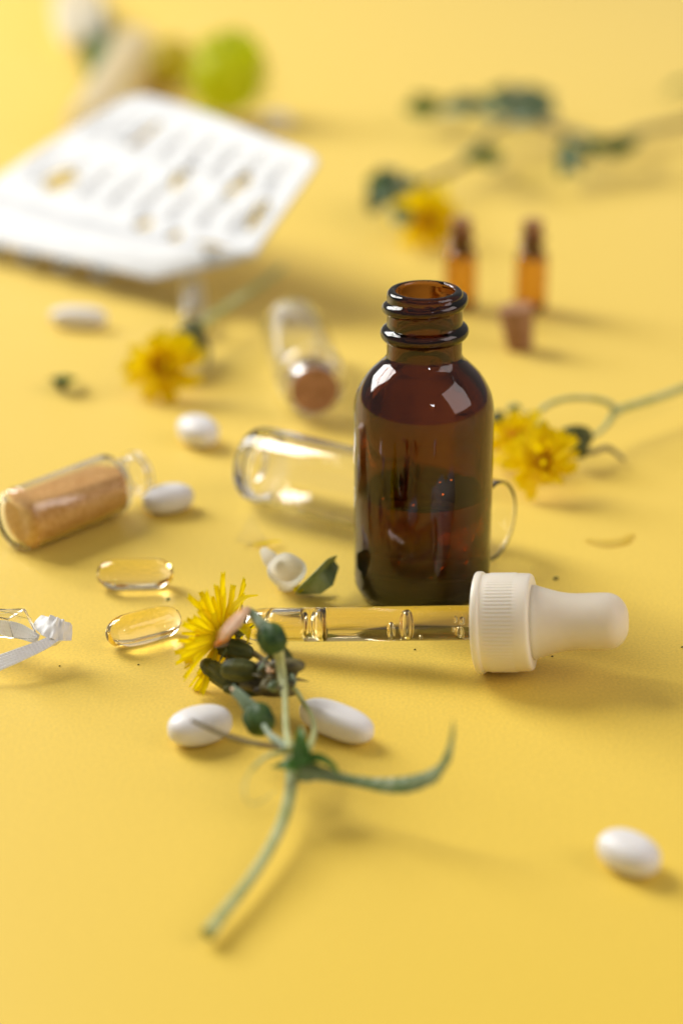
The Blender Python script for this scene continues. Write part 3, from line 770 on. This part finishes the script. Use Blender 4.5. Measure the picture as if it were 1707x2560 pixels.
# plastic pockets under the sheet, and torn foil flaps
for (su, sv, a, b, _) in slots + [(0.06, 1.31, .04, .1, 0), (.19, 1.31, .04, .1, 0), (.31, 1.31, .04, .1, 0), (.43, 1.31, .04, .08, 0), (.55, 1.31, .04, .08, 0)]:
    p = card_pt(su, min(sv, 1.3)); du = (card_pt(su + .02, min(sv, 1.3)) - p).normalized(); dv = (card_pt(su, min(sv, 1.3) + .02) - p).normalized(); n_ = du.cross(dv)
    if n_.z > 0: n_ = -n_
    prof = [(0.3, 4.6), (2.5, 4.3), (4.2, 3.6), (5.0, 2.2), (5.2, 0)]
    v, f = lathe(prof, p + n_ * 0.0004, n_, 20)
    v = [p + dv * ((V(q) - p).dot(dv) * 1.7) + du * (V(q) - p).dot(du) + n_ * (V(q) - p).dot(n_) for q in v]
    o = mesh_ob('plastic_pocket', v, f, M_milky if sv > 1.2 else M_plastic, bp)
    m_ = o.modifiers.new('thickness', 'SOLIDIFY'); m_.thickness = 0.0003
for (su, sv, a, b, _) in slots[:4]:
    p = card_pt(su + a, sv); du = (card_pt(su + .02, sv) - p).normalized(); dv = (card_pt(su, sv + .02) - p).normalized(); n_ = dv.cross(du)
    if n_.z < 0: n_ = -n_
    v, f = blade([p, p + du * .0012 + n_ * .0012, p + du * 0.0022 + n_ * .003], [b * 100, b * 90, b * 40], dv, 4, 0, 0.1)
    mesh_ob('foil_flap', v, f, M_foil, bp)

# ------------------------------------------------------------------ cut-off single blister at the left edge
sb = thing('blister_scrap', 'cut off single blister with white embossed foil and clear pocket at the left edge', 'blister scrap', V((P(60, 1640, 0).x, P(60, 1640, 0).y, 0)))
def strip(px, widths, mat, name, side=None, emboss=0.0, thick=0.25, across=8, n=16, wav=0.0):
    v, f = blade([P(*q) for q in px], widths, side, n, 0.0, thick, wav, across=across)
    if emboss:
        m_ = len(v) // 2
        v2 = []
        for i, q in enumerate(v):
            k = i % m_; r_, c_ = divmod(k, across + 1)
            v2.append(V(q) + V((0, 0, emboss / 1000 * (1.0 if (r_ % 2 and c_ % 2) else -1.0))))
        v = v2
    return mesh_ob(name, v, f, mat, sb, smooth=not emboss)
strip([(-60, 1690, 3), (-20, 1665, 4), (40, 1640, 6), (110, 1610, 7), (165, 1580, 8)], [4.0, 3.8, 3.4, 2.6, 1.4], M_foils, 'foil_edge', (0.35, 0.75, 0.35), emboss=0.10, across=10, n=16)
strip([(90, 1552, 8.5), (120, 1565, 9.5), (150, 1575, 9), (180, 1582, 7.5)], [2.5, 5.2, 5.0, 3.6], M_foils, 'foil_tab', (0.2, 0.8, 0.5), n=8, wav=0.22)
strip([(118, 1608, 6.5), (140, 1602, 6), (158, 1594, 5)], [2, 2.4, 1.2], M_foils, 'foil_tab', (0.2, 0.4, -0.8), n=6)
strip([(-40, 1560, 7), (10, 1568, 7.5), (50, 1578, 7.5), (95, 1598, 7)], [2.0, 3.6, 3.4, 2.2], M_foils, 'foil_edge', (0.3, 0.5, 0.8), emboss=0.08, n=12)
def pocket():
    # a faceted clear dome, broken open
    base = [(-70, 1550, 7), (-30, 1590, 6), (30, 1596, 7), (98, 1598, 7), (78, 1545, 9), (-20, 1536, 8)]
    top = [(-60, 1525, 13), (-20, 1540, 13), (20, 1548, 13), (62, 1524, 13.5), (55, 1520, 14), (-10, 1522, 14)]
    B = [P(*q) for q in base]; T = [P(*q) for q in top]; n = len(B)
    v = B + T; f = [(i, (i + 1) % n, n + (i + 1) % n, n + i) for i in range(n)] + [tuple(range(n, 2 * n))]
    return v, f
vs, fs = pocket(); o = mesh_ob('plastic_pocket', vs, fs, M_plastic, sb, smooth=False)
m_ = o.modifiers.new('bevel', 'BEVEL'); m_.width = 0.0008; m_.segments = 2
m_ = o.modifiers.new('thickness', 'SOLIDIFY'); m_.thickness = 0.0003

# ------------------------------------------------------------------ yellow flowers further back
def back_flower(name, label, x, y, z, axis, rad, group='yellow flowers further back'):
    c = P(x, y, z)
    t_ = thing(name, label, 'flower', V((c.x, c.y, 0)), group)
    flower_head(t_, c, V(axis), rad, [(24, 0.0, 5, None), (20, 0.7, 28, None), (14, 1.3, 55, None)])
    return t_
f1 = back_flower('yellow_flower', 'yellow flower on its side at the left below the blister pack', 412, 918, 9, (-0.25, -0.75, 0.55), 11.0)
bud('calyx', (440, 900, 8), (492, 815, 10), 4.6, M_bud, f1, e=0.6)
part_tube('stem', [(488, 822, 10), (530, 790, 11), (600, 745, 10), (660, 705, 9), (705, 668, 7)], [1.5, 1.3, 1.3, 1.3, 1.2], M_stem, f1)
part_tube('side_stem', [(500, 830, 8), (520, 880, 5), (515, 920, 3)], [1.4, 1.0, 0.4], M_stem2, f1)
f2 = thing('yellow_flower', 'twin headed yellow flower with curved green stems right of the bottle', 'flower', V((P(1340, 1130, 0).x, P(1340, 1130, 0).y, 0)), 'yellow flowers further back')
flower_head(f2, P(1358, 1155, 9), V((-0.15, -0.6, 0.75)), 9.0, [(24, 0.0, 5, None), (20, 0.7, 28, None), (14, 1.3, 55, None)])
flower_head(f2, P(1292, 1100, 8), V((-0.3, -0.45, 0.85)), 8.0, [(22, 0.0, 5, None), (18, 0.7, 25, None), (12, 1.3, 45, None)])
bud('bud', (1480, 1092, 8), (1398, 1092, 9), 3.2, M_bud, f2, e=0.7)
bud('calyx', (1252, 1035, 7), (1236, 1060, 6), 2.2, M_bud, f2)
for q in ((1285, 1020, 9), (1325, 1040, 9)):
    vs, fs = ellipsoid(P(*q), (1, .3, 0), 2.2, 1.4, 12, 8); mesh_ob('pale_bud', vs, fs, M_leafs, f2)
part_tube('stem', [(1340, 1065, 9), (1352, 1025, 12), (1400, 1000, 14), (1460, 995, 14), (1515, 1005, 12), (1543, 1028, 9)], [0.9, 0.8, 0.8, 0.85, 0.9, 1.2], M_stem, f2)
part_tube('stem', [(1470, 1098, 7), (1510, 1070, 8), (1543, 1028, 9), (1600, 1008, 9), (1670, 985, 9), (1760, 950, 9)], [0.6, 0.7, 1.2, 1.2, 1.2, 1.2], M_stem, f2)
part_tube('side_stem', [(1430, 1135, 5), (1480, 1130, 5), (1520, 1120, 4), (1560, 1150, 2)], [0.9, 0.8, 0.8, 0.5], M_stem2, f2)
bud('bud', (1472, 1128, 6), (1425, 1118, 7), 2.6, M_bud, f2, e=0.8)
f3 = thing('leafy_sprig', 'blurred leafy green sprig with one yellow flower at the back right', 'flower sprig', V((P(1300, 420, 0).x, P(1300, 420, 0).y, 0)))
flower_head(f3, P(1062, 552, 9), V((0.25, -0.75, 0.5)), 12.5, [(24, 0.0, 5, None), (20, 0.7, 28, None), (14, 1.3, 55, None)])
bud('calyx', (1045, 515, 10), (985, 460, 12), 6.0, M_bud, f3)
part_tube('stem', [(1000, 480, 10), (1080, 445, 10), (1160, 405, 11), (1240, 320, 13), (1330, 300, 13), (1420, 330, 11), (1520, 352, 9), (1620, 325, 8), (1760, 300, 8)], [1.4, 1.4, 1.5, 1.6, 1.9, 2.1, 2.2, 2.2, 2.2], M_stem2, f3)
for (pts, wd, m) in [
    ([(1000, 440, 12), (975, 470, 14), (945, 500, 13), (925, 535, 8)], [4, 11, 11, 2], M_leafb),
    ([(1000, 430, 12), (960, 440, 14), (935, 470, 12), (915, 520, 6)], [3, 10, 9, 2], M_leafb),
    ([(1030, 440, 12), (1025, 455, 14), (1030, 480, 12)], [3, 9, 3], M_leaf),
    ([(1165, 405, 12), (1185, 395, 15), (1210, 380, 15), (1228, 362, 13)], [2, 8, 7, 1], M_leaf),
    ([(1240, 300, 14), (1200, 270, 18), (1150, 265, 19), (1100, 280, 15)], [3, 13, 15, 3], M_leafb),
    ([(1250, 290, 14), (1280, 262, 19), (1330, 245, 20), (1385, 240, 16)], [3, 16, 17, 3], M_leafb),
    ([(1270, 300, 14), (1320, 285, 18), (1360, 270, 18), (1390, 290, 14)], [3, 13, 15, 3], M_leafb),
    ([(1420, 340, 12), (1410, 380, 12), (1405, 415, 9), (1400, 445, 5)], [3, 9, 10, 2], M_leaf),
    ([(1500, 365, 11), (1530, 372, 13), (1565, 362, 13), (1600, 345, 10)], [3, 9, 9, 2], M_leafb),
    ([(1440, 330, 12), (1450, 350, 14), (1470, 372, 12)], [3, 8, 2], M_leafb)]:
    d_ = P(*pts[-1]) - P(*pts[0]); sd = d_.cross(V((0.25, -0.75, 0.6)))
    part_blade('leaf', pts, [q * 0.72 for q in wd], m, f3, side=sd, fold=0.25)
for k in range(26):
    cx, cy_, rx, ry = [(1110, 260, 60, 28), (1215, 255, 50, 30), (1320, 250, 60, 35), (945, 490, 45, 50), (1000, 450, 40, 30), (1415, 385, 30, 45), (1540, 362, 60, 16), (1195, 385, 35, 22)][k % 8]
    x, y = cx + random.uniform(-rx, rx), cy_ + random.uniform(-ry, ry); a_ = random.uniform(-0.6, 0.6) + (0 if k % 2 else math.pi); l_ = random.uniform(24, 42); z_ = random.uniform(9, 16)
    p0, p1, p2, p3 = P(x, y, z_), P(x + l_ * .6 * math.cos(a_), y + l_ * .4 * math.sin(a_), z_ + 2), P(x + l_ * 1.3 * math.cos(a_), y + l_ * .9 * math.sin(a_), z_ + 1), P(x + l_ * 1.9 * math.cos(a_), y + l_ * 1.3 * math.sin(a_), z_ - 2)
    vs, fs = blade([p0, p1, p2, p3], [1, 6.5, 6, 0.6], (p3 - p0).cross(V((random.uniform(-.4, .4), -0.6, 0.7))), fold=0.3); mesh_ob('leaf', vs, fs, (M_leaf, M_leafb, M_leaf, M_leafs)[k % 4], f3)
# leaf at the far right edge
t_ = thing('green_leaf', 'blurred green leaf at the far right edge of the picture', 'leaf', V((P(1720, 215, 0).x, P(1720, 215, 0).y, 0)))
part_blade('blade', [(1660, 235, 6), (1700, 215, 10), (1740, 200, 8), (1790, 190, 5)], [3, 12, 12, 3], M_leaf, t_)
part_tube('stalk', [(1785, 190, 5), (1830, 185, 3)], [1, .8], M_stem, t_)

# ------------------------------------------------------------------ far left: white flower with leaf, lime green blooms
wf = thing('white_flower', 'blurred white flower with a green leaf at the top left corner', 'flower', V((P(215, 120, 0).x, P(215, 120, 0).y, 0)))
for k, (dx, wd) in enumerate(((0, 22), (-30, 16), (28, 15))):
    part_blade('white_petal', [(216, 120, 6), (208 + dx * .6, 88, 14), (202 + dx, 50, 17), (196 + dx * 1.3, -5, 17), (194 + dx * 1.3, -40, 14)], [4, wd, wd * 1.2, wd, 5], M_white, wf, side=(1, .2, 0), fold=0.08)
part_blade('leaf', [(226, 200, 2), (238, 140, 8), (250, 80, 12), (262, 20, 12)], [4, 13, 14, 3], M_leaf, wf, side=(1, 0.4, 0), fold=0.2)
part_blade('leaf', [(228, 170, 4), (222, 125, 12), (228, 85, 18)], [3, 7, 2], M_leaf, wf, side=(1, 0.1, 0), fold=0.2)
part_tube('stem', [(222, 140, 9), (228, 175, 4), (215, 215, 1.5)], [1.5, 1.5, 1.2], M_stem, wf)
def pompom(name, label, x, y, rad, zc, mat):
    c = P(x, y, zc)
    t2 = thing(name, label, 'flower', V((c.x, c.y, 0)), 'green pompom blooms')
    v, f = ellipsoid(c, (0, 0, 1), rad * .82, rad * .82, 28, 18); core = mesh_ob('flower_core', v, f, mat, t2)
    base = WLOC[t2.name]
    N = 110
    for i in range(N):
        zz = 1 - 2 * (i + .5) / N; rr = math.sqrt(1 - zz * zz); ph = i * 2.399963
        nrm = V((rr * math.cos(ph), rr * math.sin(ph), zz))
        if zz < -0.8: continue
        tdir = nrm.cross(V((0.3, 0.2, 1))).normalized(); x_ = (nrm * 0.75 + tdir.cross(nrm) * 0.66).normalized(); y_ = tdir; z_ = x_.cross(y_)
        L = rad * 0.42 / 1000; W_ = L * 2.4
        M = Matrix(((x_.x * L, y_.x * W_, z_.x * L, 0), (x_.y * L, y_.y * W_, z_.y * L, 0), (x_.z * L, y_.z * W_, z_.z * L, 0), (0, 0, 0, 1)))
        M.translation = c + nrm * (rad * 0.76 / 1000) - base
        o = bpy.data.objects.new('petal', petal_me(i % 5, mat)); COL.objects.link(o); o.parent = core; o.matrix_local = M
    return t2
pompom('green_bloom', 'large blurred round lime green bloom behind the blister pack', 566, 195, 21, 21, M_lime)
pompom('green_bloom', 'smaller blurred olive yellow bloom left of the large lime green bloom', 425, 165, 13.0, 13.0, M_limey)

# ------------------------------------------------------------------ small bits on the paper
def fleck(x, y, r, label, mat=M_speck, cat='fleck'):
    p = P(x, y, r * .5)
    v, f = ellipsoid(p, (1, .3, .1), r, r * .6, 10, 6, 0.8)
    v = [V(q) + V((0, 0, 0.0003 * r * math.sin(i * 2.1))) for i, q in enumerate(v)]
    tag(mesh_ob('fleck', v, f, mat), label, cat)
lf = thing('leaf_fragment', 'small dark green leaf fragment lying alone at the left', 'leaf', V((P(155, 957, 0).x, P(155, 957, 0).y, 0)))
part_blade('blade', [(128, 950, 1.5), (150, 958, 3), (172, 958, 3), (190, 948, 1.5)], [2.5, 5.5, 5.5, 2], M_leaf, lf, fold=.4)
part_blade('lobe', [(140, 945, 2), (150, 962, 3), (160, 975, 1.5)], [2, 4, 1], M_bud, lf, fold=.3)
fleck(1389, 1446, 0.65, 'small dark fleck right of the bottle above the dropper bulb')
fleck(420, 1498, 0.5, 'small green fleck between the two softgel capsules', M_leaf)
fleck(1380, 1641, 0.28, 'tiny dark fleck below the dropper bulb')
fleck(346, 1662, 0.22, 'tiny dark fleck below the front softgel capsule')
fleck(149, 1665, 0.22, 'tiny dark fleck in the shadow of the blister scrap')
fleck(1037, 1624, 0.25, 'tiny dark fleck below the glass pipette')
fleck(690, 1640, 0.18, 'tiny dark speck between the front pills and the glass pipette')
fleck(1330, 1420, 0.16, 'tiny dark speck close to the right foot of the amber bottle')
fleck(1705, 1618, 0.3, 'small dark speck at the right edge level with the dropper')
vs, fs = blade([P(1465, 1350, .15), P(1510, 1358, .25), P(1555, 1352, .25), P(1582, 1335, .2)], [2.0, 4.6, 4, 1.0], (0, 1, 0), 6, 0.02, 0.08)
tag(mesh_ob('loose_petal', vs, fs, M_pale), 'pale yellow loose petal almost blending into the paper on the right', 'petal')
